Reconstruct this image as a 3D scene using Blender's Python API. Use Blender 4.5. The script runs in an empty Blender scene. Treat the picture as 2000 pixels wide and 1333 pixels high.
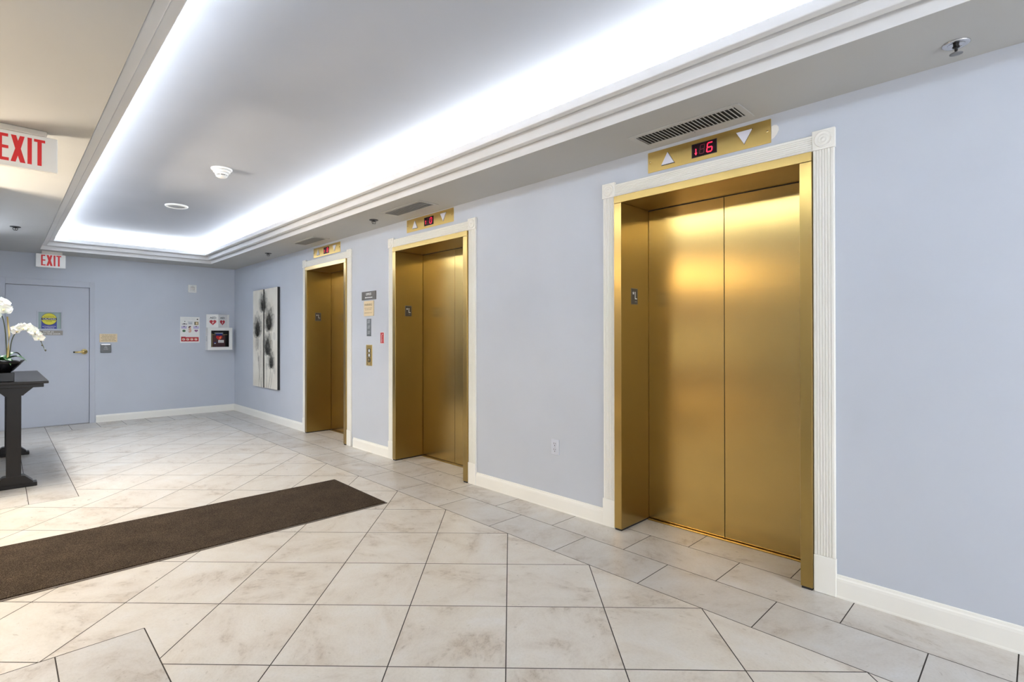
import bpy, bmesh, math, random
from mathutils import Matrix, Vector
random.seed(7)
D = bpy.data
COL = bpy.context.scene.collection
PI = math.pi
ZC, ZT, L, XW = 2.508, 2.81, 9.99, -3.19      # soffit height, tray ceiling height, back wall, left wall

# ------------------------------------------------------------------ materials
def mat(name, rgb, rough=.5, metal=0., spec=.5, emit=None, es=1., coat=0.):
    m = D.materials.new(name); m.use_nodes = True
    b = m.node_tree.nodes['Principled BSDF']
    b.inputs['Base Color'].default_value = (*rgb, 1)
    b.inputs['Roughness'].default_value = rough
    b.inputs['Metallic'].default_value = metal
    b.inputs['Specular IOR Level'].default_value = spec
    b.inputs['Coat Weight'].default_value = coat
    if emit:
        b.inputs['Emission Color'].default_value = (*emit, 1)
        b.inputs['Emission Strength'].default_value = es
    return m

class NT:
    def __init__(s, m):
        s.t = m.node_tree; s.n = s.t.nodes; s.b = s.n['Principled BSDF']
    def add(s, kind, **kw):
        n = s.n.new(kind)
        for k, v in kw.items():
            setattr(n, k, v)
        return n
    def link(s, a, ao, b, bi):
        s.t.links.new(a.outputs[ao], b.inputs[bi])
    def coords(s, scale=(1, 1, 1)):
        g = s.add('ShaderNodeTexCoord'); mp = s.add('ShaderNodeMapping')
        mp.inputs['Scale'].default_value = scale
        s.link(g, 'Object', mp, 'Vector'); return mp
    def noise(s, vec, scale, detail=4, rough=.55, dist=0.):
        n = s.add('ShaderNodeTexNoise')
        n.inputs['Scale'].default_value = scale; n.inputs['Detail'].default_value = detail
        n.inputs['Roughness'].default_value = rough; n.inputs['Distortion'].default_value = dist
        if vec: s.t.links.new(vec, n.inputs['Vector'])
        return n
    def ramp(s, fac, stops):
        r = s.add('ShaderNodeValToRGB'); e = r.color_ramp.elements
        while len(e) < len(stops): e.new(.5)
        for el, (p, c) in zip(e, stops):
            el.position = p; el.color = (*c, 1) if len(c) == 3 else c
        s.t.links.new(fac, r.inputs['Fac']); return r
    def bump(s, h, strength, dist=.002):
        b = s.add('ShaderNodeBump'); b.inputs['Strength'].default_value = strength
        b.inputs['Distance'].default_value = dist
        s.t.links.new(h, b.inputs['Height']); s.link(b, 'Normal', s.b, 'Normal'); return b

def paint(name, rgb, rough=.55, var=.03, bump=.05, spec=.35):
    m = mat(name, rgb, rough, spec=spec); t = NT(m)
    c = t.coords()
    n = t.noise(c.outputs['Vector'], 1.3, 3)
    lo = tuple(x*(1-var) for x in rgb); hi = tuple(min(1, x*(1+var)) for x in rgb)
    r = t.ramp(n.outputs['Fac'], [(.3, lo), (.7, hi)])
    t.link(r, 'Color', t.b, 'Base Color')
    n2 = t.noise(c.outputs['Vector'], 260, 2)
    t.bump(n2.outputs['Fac'], bump, .001)
    return m

M = {}
M['wall'] = paint('lavender_wall_paint', (.525, .56, .622), .5)
M['door'] = paint('door_paint', (.50, .53, .59), .45)
M['ceil'] = paint('ceiling_paint', (.46, .46, .445), .7)
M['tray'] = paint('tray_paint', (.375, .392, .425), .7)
M['trim'] = paint('white_trim_paint', (.86, .85, .79), .35)
M['mould'] = paint('moulding_paint', (.70, .70, .695), .5)
M['lobby'] = paint('tan_lobby_paint', (.36, .30, .22), .6)
M['white'] = mat('white_plastic', (.82, .82, .79), .35)
M['offwhite'] = mat('off_white_plastic', (.62, .60, .55), .4)
M['black'] = mat('black_plastic', (.012, .011, .012), .4)
M['dark'] = mat('dark_void', (.015, .014, .012), .8)
M['red'] = mat('exit_red', (.62, .004, .006), .4)
M['redmatte'] = mat('deep_red', (.42, .012, .02), .5)
M['led'] = mat('red_led', (.3, .0, .01), .4, emit=(1, .012, .05), es=2.2)
M['led_dim'] = mat('red_led_dim', (.06, .0, .01), .4, emit=(1, .01, .05), es=.05)
M['led_glass'] = mat('display_glass', (.010, .001, .003), .35, spec=.15)
M['chrome'] = mat('chrome', (.62, .62, .64), .18, 1)
M['steel'] = mat('dull_steel', (.30, .30, .30), .35, 1)
M['darkmetal'] = mat('dark_metal', (.05, .05, .05), .35, .8)
M['tan'] = mat('tan_plaque', (.74, .60, .38), .45)
M['ink'] = mat('brown_ink', (.10, .06, .025), .6)
M['bronze'] = mat('bronze_plaque', (.10, .09, .075), .4, .3)
M['greysign'] = mat('taupe_sign', (.27, .245, .21), .45)
M['grey_cover'] = mat('grey_painted_metal', (.13, .135, .135), .4)
M['greyplate'] = mat('grey_plate', (.20, .215, .225), .4, .6)
M['brasslever'] = mat('polished_brass', (.80, .60, .25), .18, 1)
M['blue'] = mat('sticker_blue', (.02, .035, .25), .4)
M['yellow'] = mat('sticker_yellow', (.68, .62, .02), .4)
M['glass_green'] = mat('wired_glass', (.27, .36, .34), .3, spec=.3)
M['lilac'] = mat('print_lilac', (.52, .46, .66), .5)
M['skin'] = mat('print_peach', (.72, .45, .33), .5)
M['printgreen'] = mat('print_green', (.05, .17, .07), .5)
M['printpurple'] = mat('print_purple', (.22, .015, .16), .5)
M['printolive'] = mat('print_olive', (.30, .24, .10), .5)
M['printgrey'] = mat('print_grey', (.50, .52, .54), .5)
M['orange'] = mat('print_orange', (.9, .33, .10), .5)
M['maroon'] = mat('device_maroon', (.07, .018, .022), .45)
M['blackwood'] = mat('black_lacquer_wood', (.010, .008, .007), .30, spec=.28)
M['blackgloss'] = mat('black_glaze', (.004, .004, .005), .16, spec=.3)
M['canvas_edge'] = mat('canvas_black_edge', (.014, .014, .014), .6)
M['soil'] = mat('dark_moss', (.035, .03, .02), .9)
M['petal'] = mat('white_petal', (.86, .86, .80), .55)
M['petal'].node_tree.nodes['Principled BSDF'].inputs['Subsurface Weight'].default_value = .15
M['lip'] = mat('orchid_lip', (.70, .62, .30), .5)
M['cane'] = mat('orchid_cane', (.40, .30, .10), .55)
M['stalk'] = mat('orchid_stalk', (.07, .08, .035), .5)
M['bud'] = mat('orchid_bud', (.10, .09, .06), .5)
M['arrow'] = mat('arrow_lens', (.66, .66, .74), .4)
M['socket'] = mat('outlet_plastic', (.58, .61, .69), .4)
M['slot'] = mat('slot_black', (.01, .01, .012), .6)
M['grille'] = mat('grille_grey', (.34, .34, .32), .6)
M['patchwhite'] = mat('bare_plaster', (.78, .76, .72), .7)

def leaf_mat():
    m = mat('orchid_leaf', (.03, .12, .03), .3, spec=.6); t = NT(m); c = t.coords((1, 1, 1))
    n = t.noise(c.outputs['Vector'], 18, 2)
    r = t.ramp(n.outputs['Fac'], [(.3, (.012, .06, .018)), (.75, (.06, .21, .045))])
    t.link(r, 'Color', t.b, 'Base Color'); return m
M['leaf'] = leaf_mat()

def brass(name, rgb, rough, streak_axis=2):
    m = mat(name, rgb, rough, 1.); t = NT(m)
    s = [900, 900, 900]; s[streak_axis] = 4
    c = t.coords(tuple(s)); n = t.noise(c.outputs['Vector'], 1., 3, .6)
    r = t.ramp(n.outputs['Fac'], [(.25, (rough*.98,)*3), (.75, (min(1, rough*1.02),)*3)])
    t.link(r, 'Color', t.b, 'Roughness')
    c2 = t.coords(); n2 = t.noise(c2.outputs['Vector'], 1.6, 4)
    r2 = t.ramp(n2.outputs['Fac'], [(.3, tuple(x*.94 for x in rgb)), (.7, tuple(min(1, x*1.05) for x in rgb))])
    t.link(r2, 'Color', t.b, 'Base Color')
    tg = t.add('ShaderNodeTangent', direction_type='RADIAL', axis='Y'); t.link(tg, 'Tangent', t.b, 'Tangent')
    t.b.inputs['Coat Weight'].default_value = .8; t.b.inputs['Coat Roughness'].default_value = .3; t.b.inputs['Coat IOR'].default_value = 1.5
    t.b.inputs['Anisotropic'].default_value = .75
    return m
M['brass'] = brass('brushed_gold_metal', (.43, .287, .08), .24, 1)
M['brassframe'] = brass('gold_frame_metal', (.37, .245, .06), .30, 1)
M['brassplate'] = brass('gold_faceplate', (.74, .51, .14), .34, 0)

def tile_mat():
    m = mat('travertine_tile', (.6, .55, .48), .32, spec=.45); t = NT(m)
    a = t.add('ShaderNodeAttribute'); a.attribute_name = 'tile'
    g = t.add('ShaderNodeTexCoord')
    off = t.add('ShaderNodeVectorMath', operation='MULTIPLY_ADD')
    t.link(a, 'Color', off, 0); off.inputs[1].default_value = (37, 53, 71); t.link(g, 'Object', off, 2)
    st = t.add('ShaderNodeMapping'); st.inputs['Rotation'].default_value = (0, 0, .6); st.inputs['Scale'].default_value = (1, 1.5, 1)
    sep = t.add('ShaderNodeSeparateColor'); t.link(a, 'Color', sep, 'Color')
    ang = t.add('ShaderNodeMath', operation='MULTIPLY'); t.link(sep, 'Red', ang, 0); ang.inputs[1].default_value = 25.13
    vr_ = t.add('ShaderNodeVectorRotate', rotation_type='Z_AXIS'); t.link(off, 'Vector', vr_, 'Vector'); t.link(ang, 0, vr_, 'Angle')
    t.link(vr_, 'Vector', st, 'Vector')
    v = st.outputs['Vector']
    n1 = t.noise(v, 3.2, 7, .62, .35)
    n2 = t.noise(v, 17, 6, .65, .6)
    n3 = t.noise(v, 75, 4, .7)
    base = t.ramp(n1.outputs['Fac'], [(.30, (.54, .475, .395)), (.43, (.625, .575, .505)), (.56, (.665, .625, .56)), (.70, (.69, .665, .62))])
    # border tiles are greyer: attribute alpha carries the tone
    grey = t.add('ShaderNodeMixRGB', blend_type='MULTIPLY'); grey.inputs['Color2'].default_value = (.86, .875, .905, 1)
    t.link(a, 'Alpha', grey, 'Fac'); t.link(base, 'Color', grey, 'Color1')
    # veins: dark brown pitted streaks where two noises meet
    vr = t.ramp(n2.outputs['Fac'], [(.50, (0, 0, 0)), (.60, (1, 1, 1))])
    v1 = t.ramp(n1.outputs['Fac'], [(.37, (1, 1, 1)), (.48, (0, 0, 0))])
    mul = t.add('ShaderNodeMath', operation='MULTIPLY'); t.link(vr, 'Color', mul, 0); t.link(v1, 'Color', mul, 1)
    fr = t.ramp(n3.outputs['Fac'], [(.40, (.15,)*3), (.62, (1, 1, 1))])
    mul2 = t.add('ShaderNodeMath', operation='MULTIPLY'); t.link(mul, 0, mul2, 0); t.link(fr, 'Color', mul2, 1)
    sc = t.add('ShaderNodeMath', operation='MULTIPLY'); t.link(mul2, 0, sc, 0); sc.inputs[1].default_value = .5
    vein = t.add('ShaderNodeMixRGB'); vein.inputs['Color2'].default_value = (.235, .18, .13, 1)
    t.link(sc, 0, vein, 'Fac'); t.link(grey, 'Color', vein, 'Color1')
    sp = t.ramp(n3.outputs['Fac'], [(.30, (.90, .895, .885)), (.55, (1, 1, 1))])
    fin = t.add('ShaderNodeMixRGB', blend_type='MULTIPLY'); fin.inputs['Fac'].default_value = .8
    t.link(vein, 'Color', fin, 'Color1'); t.link(sp, 'Color', fin, 'Color2')
    t.link(fin, 'Color', t.b, 'Base Color')
    rr = t.ramp(n2.outputs['Fac'], [(.3, (.26,)*3), (.7, (.42,)*3)])
    t.link(rr, 'Color', t.b, 'Roughness')
    t.bump(n3.outputs['Fac'], .10, .0015)
    return m
M['tile'] = tile_mat()
M['grout'] = mat('dark_grout', (.055, .045, .037), .9)

def carpet_mat():
    m = mat('brown_carpet', (.03, .02, .014), .95, spec=.1); t = NT(m); c = t.coords()
    n = t.noise(c.outputs['Vector'], 230, 3, .7); n2 = t.noise(c.outputs['Vector'], 5, 4)
    r = t.ramp(n.outputs['Fac'], [(.36, (.018, .012, .008)), (.5, (.066, .046, .030)), (.66, (.16, .12, .085))])
    r2 = t.ramp(n2.outputs['Fac'], [(.3, (.75,)*3), (.7, (1.1,)*3)])
    mx = t.add('ShaderNodeMixRGB', blend_type='MULTIPLY'); mx.inputs['Fac'].default_value = 1
    t.link(r, 'Color', mx, 'Color1'); t.link(r2, 'Color', mx, 'Color2'); t.link(mx, 'Color', t.b, 'Base Color')
    t.bump(n.outputs['Fac'], 1., .006); return m
M['carpet'] = carpet_mat()
M['rubber'] = mat('mat_edge_rubber', (.16, .13, .11), .7)

def canvas_mat():
    m = mat('cream_canvas', (.74, .71, .63), .8, spec=.2); t = NT(m); c = t.coords()
    n = t.noise(c.outputs['Vector'], 3, 3); r = t.ramp(n.outputs['Fac'], [(.3, (.68, .64, .55)), (.7, (.79, .765, .69))])
    t.link(r, 'Color', t.b, 'Base Color'); n2 = t.noise(c.outputs['Vector'], 500, 1); t.bump(n2.outputs['Fac'], .1, .0006); return m
M['canvas'] = canvas_mat()
def wash(name, g, alpha):
    m = mat(name, (g, g*1.0, g*.94), .8, spec=.1); t = NT(m); c = t.coords((1, 1, 1))
    n = t.noise(c.outputs['Vector'], 26, 4, .6); r = t.ramp(n.outputs['Fac'], [(.3, (alpha*.55,)*3), (.7, (min(1, alpha*1.3),)*3)])
    t.link(r, 'Color', t.b, 'Alpha'); return m
M['wash1'] = wash('grey_ink_wash', .20, .15)
M['wash2'] = wash('dark_ink_wash', .11, .17)
M['inkline'] = wash('ink_stem_line', .10, .6)

# ------------------------------------------------------------------ mesh builder
class MB:
    def __init__(s, *names):
        s.v = []; s.f = []; s.mi = []; s.sm = []; s.names = list(names) or ['white']; s.cur = 0; s.smooth = False
    def m(s, name):
        if name not in s.names: s.names.append(name)
        s.cur = s.names.index(name); return s
    def face(s, idx):
        s.f.append(tuple(idx)); s.mi.append(s.cur); s.sm.append(s.smooth)
    def verts(s, pts):
        i = len(s.v); s.v += [tuple(p) for p in pts]; return i
    def box(s, x0, x1, y0, y1, z0, z1, b=0.):
        if x0 > x1: x0, x1 = x1, x0
        if y0 > y1: y0, y1 = y1, y0
        if z0 > z1: z0, z1 = z1, z0
        if b <= 0:
            i = s.verts([(x0, y0, z0), (x1, y0, z0), (x1, y1, z0), (x0, y1, z0), (x0, y0, z1), (x1, y0, z1), (x1, y1, z1), (x0, y1, z1)])
            for q in ((0, 3, 2, 1), (4, 5, 6, 7), (0, 1, 5, 4), (1, 2, 6, 5), (2, 3, 7, 6), (3, 0, 4, 7)):
                s.face([i+k for k in q])
            return s
        bm = bmesh.new(); bmesh.ops.create_cube(bm, size=1)
        for w in bm.verts:
            w.co = ((x0+x1)/2+w.co.x*(x1-x0), (y0+y1)/2+w.co.y*(y1-y0), (z0+z1)/2+w.co.z*(z1-z0))
        bmesh.ops.bevel(bm, geom=list(bm.edges), offset=min(b, .45*min(x1-x0, y1-y0, z1-z0)), segments=2, profile=.5, affect='EDGES')
        s.addbm(bm); bm.free(); return s
    def addbm(s, bm, mtx=None):
        bm.verts.index_update(); i = len(s.v)
        for w in bm.verts: s.v.append(tuple(mtx @ w.co) if mtx else tuple(w.co))
        for f in bm.faces: s.face([i+w.index for w in f.verts])
    def prism(s, pts, z0, z1, mtx=None):
        """polygon pts (x,y) extruded z0..z1, optional matrix"""
        n = len(pts)
        P = [Vector((x, y, z0)) for x, y in pts]+[Vector((x, y, z1)) for x, y in pts]
        if mtx: P = [mtx @ p for p in P]
        i = s.verts(P)
        s.face([i+k for k in reversed(range(n))]); s.face([i+n+k for k in range(n)])
        for k in range(n):
            j = (k+1) % n; s.face([i+k, i+j, i+n+j, i+n+k])
        return s
    def flat(s, pts, z):
        i = s.verts([(x, y, z) for x, y in pts]); s.face([i+k for k in range(len(pts))]); return s
    def rect(s, x0, x1, y0, y1, z): return s.flat([(x0, y0), (x1, y0), (x1, y1), (x0, y1)], z)
    def disc(s, cx, cy, rx, ry, z, n=28, a0=0, a1=2*PI):
        full = abs(a1-a0-2*PI) < 1e-6
        k = n if full else n+1
        return s.flat([(cx+rx*math.cos(a0+(a1-a0)*i/n), cy+ry*math.sin(a0+(a1-a0)*i/n)) for i in range(k)], z)
    def lathe(s, prof, n=32, mtx=None, smooth=True):
        o = s.smooth; s.smooth = smooth
        rings = []
        for r, z in prof:
            P = [Vector((r*math.cos(2*PI*k/n), r*math.sin(2*PI*k/n), z)) for k in range(n)]
            if mtx: P = [mtx @ p for p in P]
            rings.append(s.verts(P))
        for a, b in zip(rings, rings[1:]):
            for k in range(n):
                j = (k+1) % n; s.face([a+k, a+j, b+j, b+k])
        s.face([rings[0]+k for k in reversed(range(n))]); s.face([rings[-1]+k for k in range(n)])
        s.smooth = o; return s
    def tube(s, pts, r, n=10, r1=None):
        o = s.smooth; s.smooth = True
        pts = [Vector(p) for p in pts]; rings = []
        N = len(pts)
        for i, p in enumerate(pts):
            d = (pts[min(i+1, N-1)]-pts[max(i-1, 0)]).normalized()
            u = d.cross(Vector((0, 0, 1)));
            if u.length < 1e-3: u = d.cross(Vector((1, 0, 0)))
            u.normalize(); w = d.cross(u)
            rr = r+(r1-r)*i/(N-1) if r1 is not None else r
            rings.append(s.verts([p+rr*(math.cos(2*PI*k/n)*u+math.sin(2*PI*k/n)*w) for k in range(n)]))
        for a, b in zip(rings, rings[1:]):
            for k in range(n):
                j = (k+1) % n; s.face([a+k, a+j, b+j, b+k])
        s.face([rings[0]+k for k in range(n)]); s.face([rings[-1]+k for k in reversed(range(n))])
        s.smooth = o; return s
    def text(s, txt, cx, cy, h, z, w=None, bold=0., wmax=None):
        cu = D.curves.new('t', 'FONT'); cu.body = txt; cu.size = 1; cu.align_x = 'LEFT'; cu.offset = bold; cu.resolution_u = 3
        ob = D.objects.new('t', cu); COL.objects.link(ob)
        dg = bpy.context.evaluated_depsgraph_get(); me = ob.evaluated_get(dg).to_mesh()
        if me and len(me.vertices):
            xs = [q.co.x for q in me.vertices]; ys = [q.co.y for q in me.vertices]
            x0, x1, y0, y1 = min(xs), max(xs), min(ys), max(ys)
            sy = h/(y1-y0); sx = sy if w is None else w/(x1-x0)
            if wmax and sx*(x1-x0) > wmax: sx = wmax/(x1-x0)
            i = s.verts([(cx+(q.co.x-(x0+x1)/2)*sx, cy+(q.co.y-(y0+y1)/2)*sy, z) for q in me.vertices])
            for p in me.polygons: s.face([i+k for k in p.vertices])
        ob.evaluated_get(dg).to_mesh_clear()
        D.objects.remove(ob); D.curves.remove(cu); return s
    def xf(s, mtx, i0=0):
        for k in range(i0, len(s.v)): s.v[k] = tuple(mtx @ Vector(s.v[k]))
        return s
    def build(s, name, parent=None, label=None, recalc=False):
        me = D.meshes.new(name); me.from_pydata(s.v, [], s.f); me.update()
        for n in s.names: me.materials.append(M[n])
        for p, i, sm in zip(me.polygons, s.mi, s.sm): p.material_index = i; p.use_smooth = sm
        if recalc:
            bm = bmesh.new(); bm.from_mesh(me); bmesh.ops.recalc_face_normals(bm, faces=bm.faces); bm.to_mesh(me); bm.free()
        o = D.objects.new(name, me); COL.objects.link(o)
        if parent: o.parent = parent
        if label: o['label'] = label
        return o

def tag(o, label, cat, group=None):
    o['label'] = label; o['category'] = cat
    if group: o['group'] = group
    return o
def struct(o): o['kind'] = 'structure'; return o
def empty(name, mtx=None):
    o = D.objects.new(name, None); COL.objects.link(o); o.empty_display_size = .1
    if mtx is not None: o.matrix_world = mtx
    return o
def frame_of(ex, ey, loc):
    ex, ey = Vector(ex), Vector(ey); ez = ex.cross(ey)
    m = Matrix((ex, ey, ez)).transposed().to_4x4(); m.translation = Vector(loc); return m
def RW(y, z, x=0.): return frame_of((0, -1, 0), (0, 0, 1), (x, y, z))      # on the elevator wall: X right, Y up, Z out
def BW(x, z, y=L): return frame_of((1, 0, 0), (0, 0, 1), (x, y, z))          # on the far wall
def CE(x, y, z=ZC): return frame_of((1, 0, 0), (0, -1, 0), (x, y, z))        # under the ceiling: Z down
def copy_tree(o, parent=None):
    c = o.copy(); COL.objects.link(c)
    if parent: c.parent = parent
    for ch in [k for k in D.objects if k.parent == o]: copy_tree(ch, c)
    return c

# ------------------------------------------------------------------ floor
G = .0046
S = .4665
def clip(poly, x0, x1, y0, y1):
    def cut(P, ax, lim, keep_less):
        out = []
        for i in range(len(P)):
            a, b = P[i], P[(i+1) % len(P)]
            ia = (a[ax] <= lim) == keep_less or a[ax] == lim
            ib = (b[ax] <= lim) == keep_less or b[ax] == lim
            if ia: out.append(a)
            if ia != ib:
                t = (lim-a[ax])/(b[ax]-a[ax]); out.append((a[0]+t*(b[0]-a[0]), a[1]+t*(b[1]-a[1])))
        return out
    for ax, lim, k in ((0, x0, False), (0, x1, True), (1, y0, False), (1, y1, True)):
        poly = cut(poly, ax, lim, k)
        if len(poly) < 3: return []
    return poly
def floor():
    polys = []     # (pts, tone)
    r2 = 2**.5
    XB, XL, YB = -.600, -2.556, 9.43
    O0, O1 = 2.782, 5.453            # opening of the left wall, in floor border terms
    regions = [(XL, XB-G/2, -4., YB-G/2, XL+G/2), (-9.2, XL, O0+G/2, O1-G/2, None)]
    V = Vector((XB, 2.450)); U = Vector((1, 1))/r2; W = Vector((1, -1))/r2
    h = S/2-G/2
    for i in range(-40, 30):
        for j in range(-40, 40):
            c = V+U*S*(i+.5)+W*S*(j+.5)
            if not (-9.8 < c.x < 0 and -4.6 < c.y < 10): continue
            sq = [c+U*a*h+W*b*h for a, b in ((-1, -1), (1, -1), (1, 1), (-1, 1))]
            sq = [(p.x, p.y) for p in sq]
            key = (random.random(), random.random(), random.random())
            # main lobby field
            for (a0, a1, b0, b1) in ((XL+G/2, XB-G/2, -4., O0), (XL, XB-G/2, O0, O1), (XL+G/2, XB-G/2, O1, YB-G/2), (-9.2, XL, O0+G/2, O1-G/2)):
                p = clip(sq, a0, a1, b0, b1)
                if p: polys.append((p, 0., key))
    def strip_y(x0, x1, y0, y1, off, step, tone):     # row of tiles running along y
        k = math.floor((y0-off)/step)
        while off+k*step < y1:
            p = clip([(x0+G/2, off+k*step+G/2), (x1-G/2, off+k*step+G/2), (x1-G/2, off+(k+1)*step-G/2), (x0+G/2, off+(k+1)*step-G/2)], -99, 99, y0, y1)
            if p: polys.append((p, tone, (random.random(), random.random(), random.random())))
            k += 1
    st = .577
    strip_y(-.600, -.276, -4., YB, .325, st, 1.)
    strip_y(-.276, .045, -4., L, .636, .5685, .75)
    strip_y(.045, .40, -4., L, .938, st, .35)
    # far wall row: tiles running into the wall
    k = -1.035
    x = -.276-G
    xs = [-.276, -.724, -1.035, -1.35, -1.658, -1.967, -2.29, -2.556]
    for a, b in zip(xs[1:], xs):
        polys.append(([(a+G/2, YB+G/2), (b-G/2, YB+G/2), (b-G/2, L+.1), (a+G/2, L+.1)], .9, (random.random(), random.random(), random.random())))
    # left border along the wall, two rows, both sides of the opening
    strip_y(-2.86, -2.556, O1+G/2, L+.1, 5.453, st, 1.)
    strip_y(-3.25, -2.86, O1+G/2, L+.1, 5.453-st*.3, st, 1.)
    strip_y(-2.86, -2.556, -4., O0-G/2, 2.782, st, 1.)
    strip_y(-3.25, -2.86, -4., O0-G/2, 2.782-st*.5, st, 1.)
    polys.append(([(-9.2, -4), (-3.254, -4), (-3.254, O0-G/2), (-9.2, O0-G/2)], .5, (.1, .2, .3)))
    polys.append(([(-9.2, O1+G/2), (-3.254, O1+G/2), (-3.254, 10), (-9.2, 10)], .5, (.4, .2, .6)))
    v = []; f = []; keys = []
    for P, tone, key in polys:
        i = len(v); v += [(a, b, 0.) for a, b in P]; f.append(list(range(i, i+len(P)))); keys.append((*key, tone))
    nt = len(f)
    i = len(v); v += [(-9.2, -4, -.0022), (.42, -4, -.0022), (.42, 10.1, -.0022), (-9.2, 10.1, -.0022)]; f.append([i, i+1, i+2, i+3]); keys.append((0, 0, 0, 0))
    me = D.meshes.new('floor'); me.from_pydata(v, [], f); me.update()
    me.materials.append(M['tile']); me.materials.append(M['grout']); me.polygons[nt].material_index = 1
    at = me.color_attributes.new('tile', 'FLOAT_COLOR', 'CORNER')
    for p in me.polygons:
        for li in p.loop_indices: at.data[li].color = keys[p.index]
    bm = bmesh.new(); bm.from_mesh(me)
    for fc in bm.faces:
        if fc.normal.z < 0: fc.normal_flip()
    bm.to_mesh(me); bm.free()
    o = D.objects.new('floor', me); COL.objects.link(o); return struct(o)
floor()

# ------------------------------------------------------------------ walls and ceiling
OPEN = [(1.406, .596), (4.147, .611), (6.368, .583)]      # elevator openings: centre y, half width
w = MB('wall')
edges = [-4.]
for c, h in OPEN: edges += [c-h, c+h]
edges += [L]
for a, b in zip(edges[::2], edges[1::2]): w.box(0, .42, a, b, -.01, 2.9)
for c, h in OPEN: w.box(0, .42, c-h, c+h, 2.25, 2.9)
w.m('dark').box(.36, .42, -4, L, -.01, 2.9)
wall_right = struct(w.build('wall_right'))
pp = MB('patchwhite'); pp.m('patchwhite')
pp.flat([(1.012-x, y) for x, y in [(0, .0), (.012, .004), (.026, .002), (.036, -.012), (.037, -.03), (.027, -.05), (.012, -.066), (0, -.07)]], 0)
pp.xf(Matrix(((0, 0, 1, -.0012), (1, 0, 0, 0), (0, 1, 0, 2.445), (0, 0, 0, 1))))
pp.build('bare_patch', wall_right)
DX0, DX1, DZ = -2.985, -2.032, 2.063
w = MB('wall')
w.box(-9.2, DX0, L, L+.14, -.01, 2.9).box(DX1, .42, L, L+.14, -.01, 2.9).box(DX0, DX1, L, L+.14, DZ, 2.9)
struct(w.build('wall_back'))
w = MB('wall')
w.box(XW-.15, XW, 5.745, L, -.01, 2.9).box(XW-.15, XW, -4, 2.48, -.01, 2.9)
struct(w.build('wall_left'))
w = MB('wall'); w.box(-9.2, .42, -4.14, -4, -.01, 2.9); struct(w.build('wall_front'))
w = MB('lobby')
w.box(-9.34, -9.2, -4, L, -.01, 2.9)
w.box(-9.2, XW-.15, 8.2, 8.34, -.01, 2.9); w.box(-9.2, XW-.15, -.9, -.76, -.01, 2.9)
struct(w.build('wall_lobby'))

TX0, TX1, TY0, TY1 = -2.630, -.515, -2.6, 9.481          # soffit edge of the tray
c = MB('ceil')
TW = .20                                                   # depth of the light trough behind the lip
c.box(-9.3, TX0, -4.1, L+.1, ZC, ZC+.02).box(TX1, .42, -4.1, L+.1, ZC, ZC+.02)
c.box(TX0, TX1, -4.1, TY0, ZC, ZC+.02).box(TX0, TX1, TY1, L+.1, ZC, ZC+.02)
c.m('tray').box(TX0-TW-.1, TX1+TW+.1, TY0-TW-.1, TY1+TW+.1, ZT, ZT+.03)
c.box(TX0-TW-.04, TX0-TW, TY0-TW, TY1+TW, ZC+.02, ZT).box(TX1+TW, TX1+TW+.04, TY0-TW, TY1+TW, ZC+.02, ZT)
c.box(TX0-TW, TX1+TW, TY0-TW-.04, TY0-TW, ZC+.02, ZT).box(TX0-TW, TX1+TW, TY1+TW, TY1+TW+.04, ZC+.02, ZT)
struct(c.build('ceiling'))
# stepped cove moulding: each step higher and further in
ZS = [ZC, 2.560, 2.618, 2.672]
t = MB('mould')
STP = .066
for i in range(3):
    o = STP*i+.0006; a, b, z0, z1 = TX0+o, TX1-o, ZS[i]+(0 if i else .0004), ZS[i+1]
    y0, y1 = TY0+o, TY1-o
    def ring(inn, back, za, zb):          # frame from the face line (+inn) outwards to +back
        bv = .005 if i and not inn else 0
        t.box(a-back, a-inn, y0-back, y1+back, za, zb, bv).box(b+inn, b+back, y0-back, y1+back, za, zb, bv)
        t.box(a-inn-.006*(bv > 0), b+inn+.006*(bv > 0), y0-back, y0-inn, za, zb, bv).box(a-inn-.006*(bv > 0), b+inn+.006*(bv > 0), y1+inn, y1+back, za, zb, bv)
    if i == 0: ring(0, .03, z0, z1)
    else:
        ring(0, .046, z0, z1)             # the step, then a groove added to darken its underside
        ring(.046, .10, z0+.022, z1-.001)
        ring(.070, .10, z0-.004, z0+.0225)
struct(t.build('trim_1'))

# baseboards
def base_profile(mb, length, mtx):
    P = [(0, 0), (.016, 0), (.016, .006), (.0145, .012), (.0145, .083), (.0125, .094), (.008, .100), (.006, .110), (0, .112)]
    m2 = mtx @ Matrix(((0, 0, 1, 0), (0, 1, 0, 0), (1, 0, 0, 0), (0, 0, 0, 1)))    # prism z -> length, x -> out
    mb.prism(P, 0, length, m2)
b = MB('trim')
for a, e in ((-4, .714), (2.098, 3.441), (4.846, 5.648), (7.035, L)):
    base_profile(b, e-a, Matrix.Translation((0, a, 0)) @ Matrix(((0, 0, -1, 0), (1, 0, 0, 0), (0, 1, 0, 0), (0, 0, 0, 1))))
struct(b.build('baseboard_right', recalc=True))
b = MB('trim')
base_profile(b, 1.966, Matrix.Translation((-1.966, L, 0)) @ Matrix(((1, 0, 0, 0), (0, 0, -1, 0), (0, 1, 0, 0), (0, 0, 0, 1))))
struct(b.build('baseboard_back', recalc=True))
b = MB('trim')
for a, e in ((5.745, L), (-4, 2.48)): b.box(XW, XW+.015, a, e, 0, .11)
struct(b.build('baseboard_left'))

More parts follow.
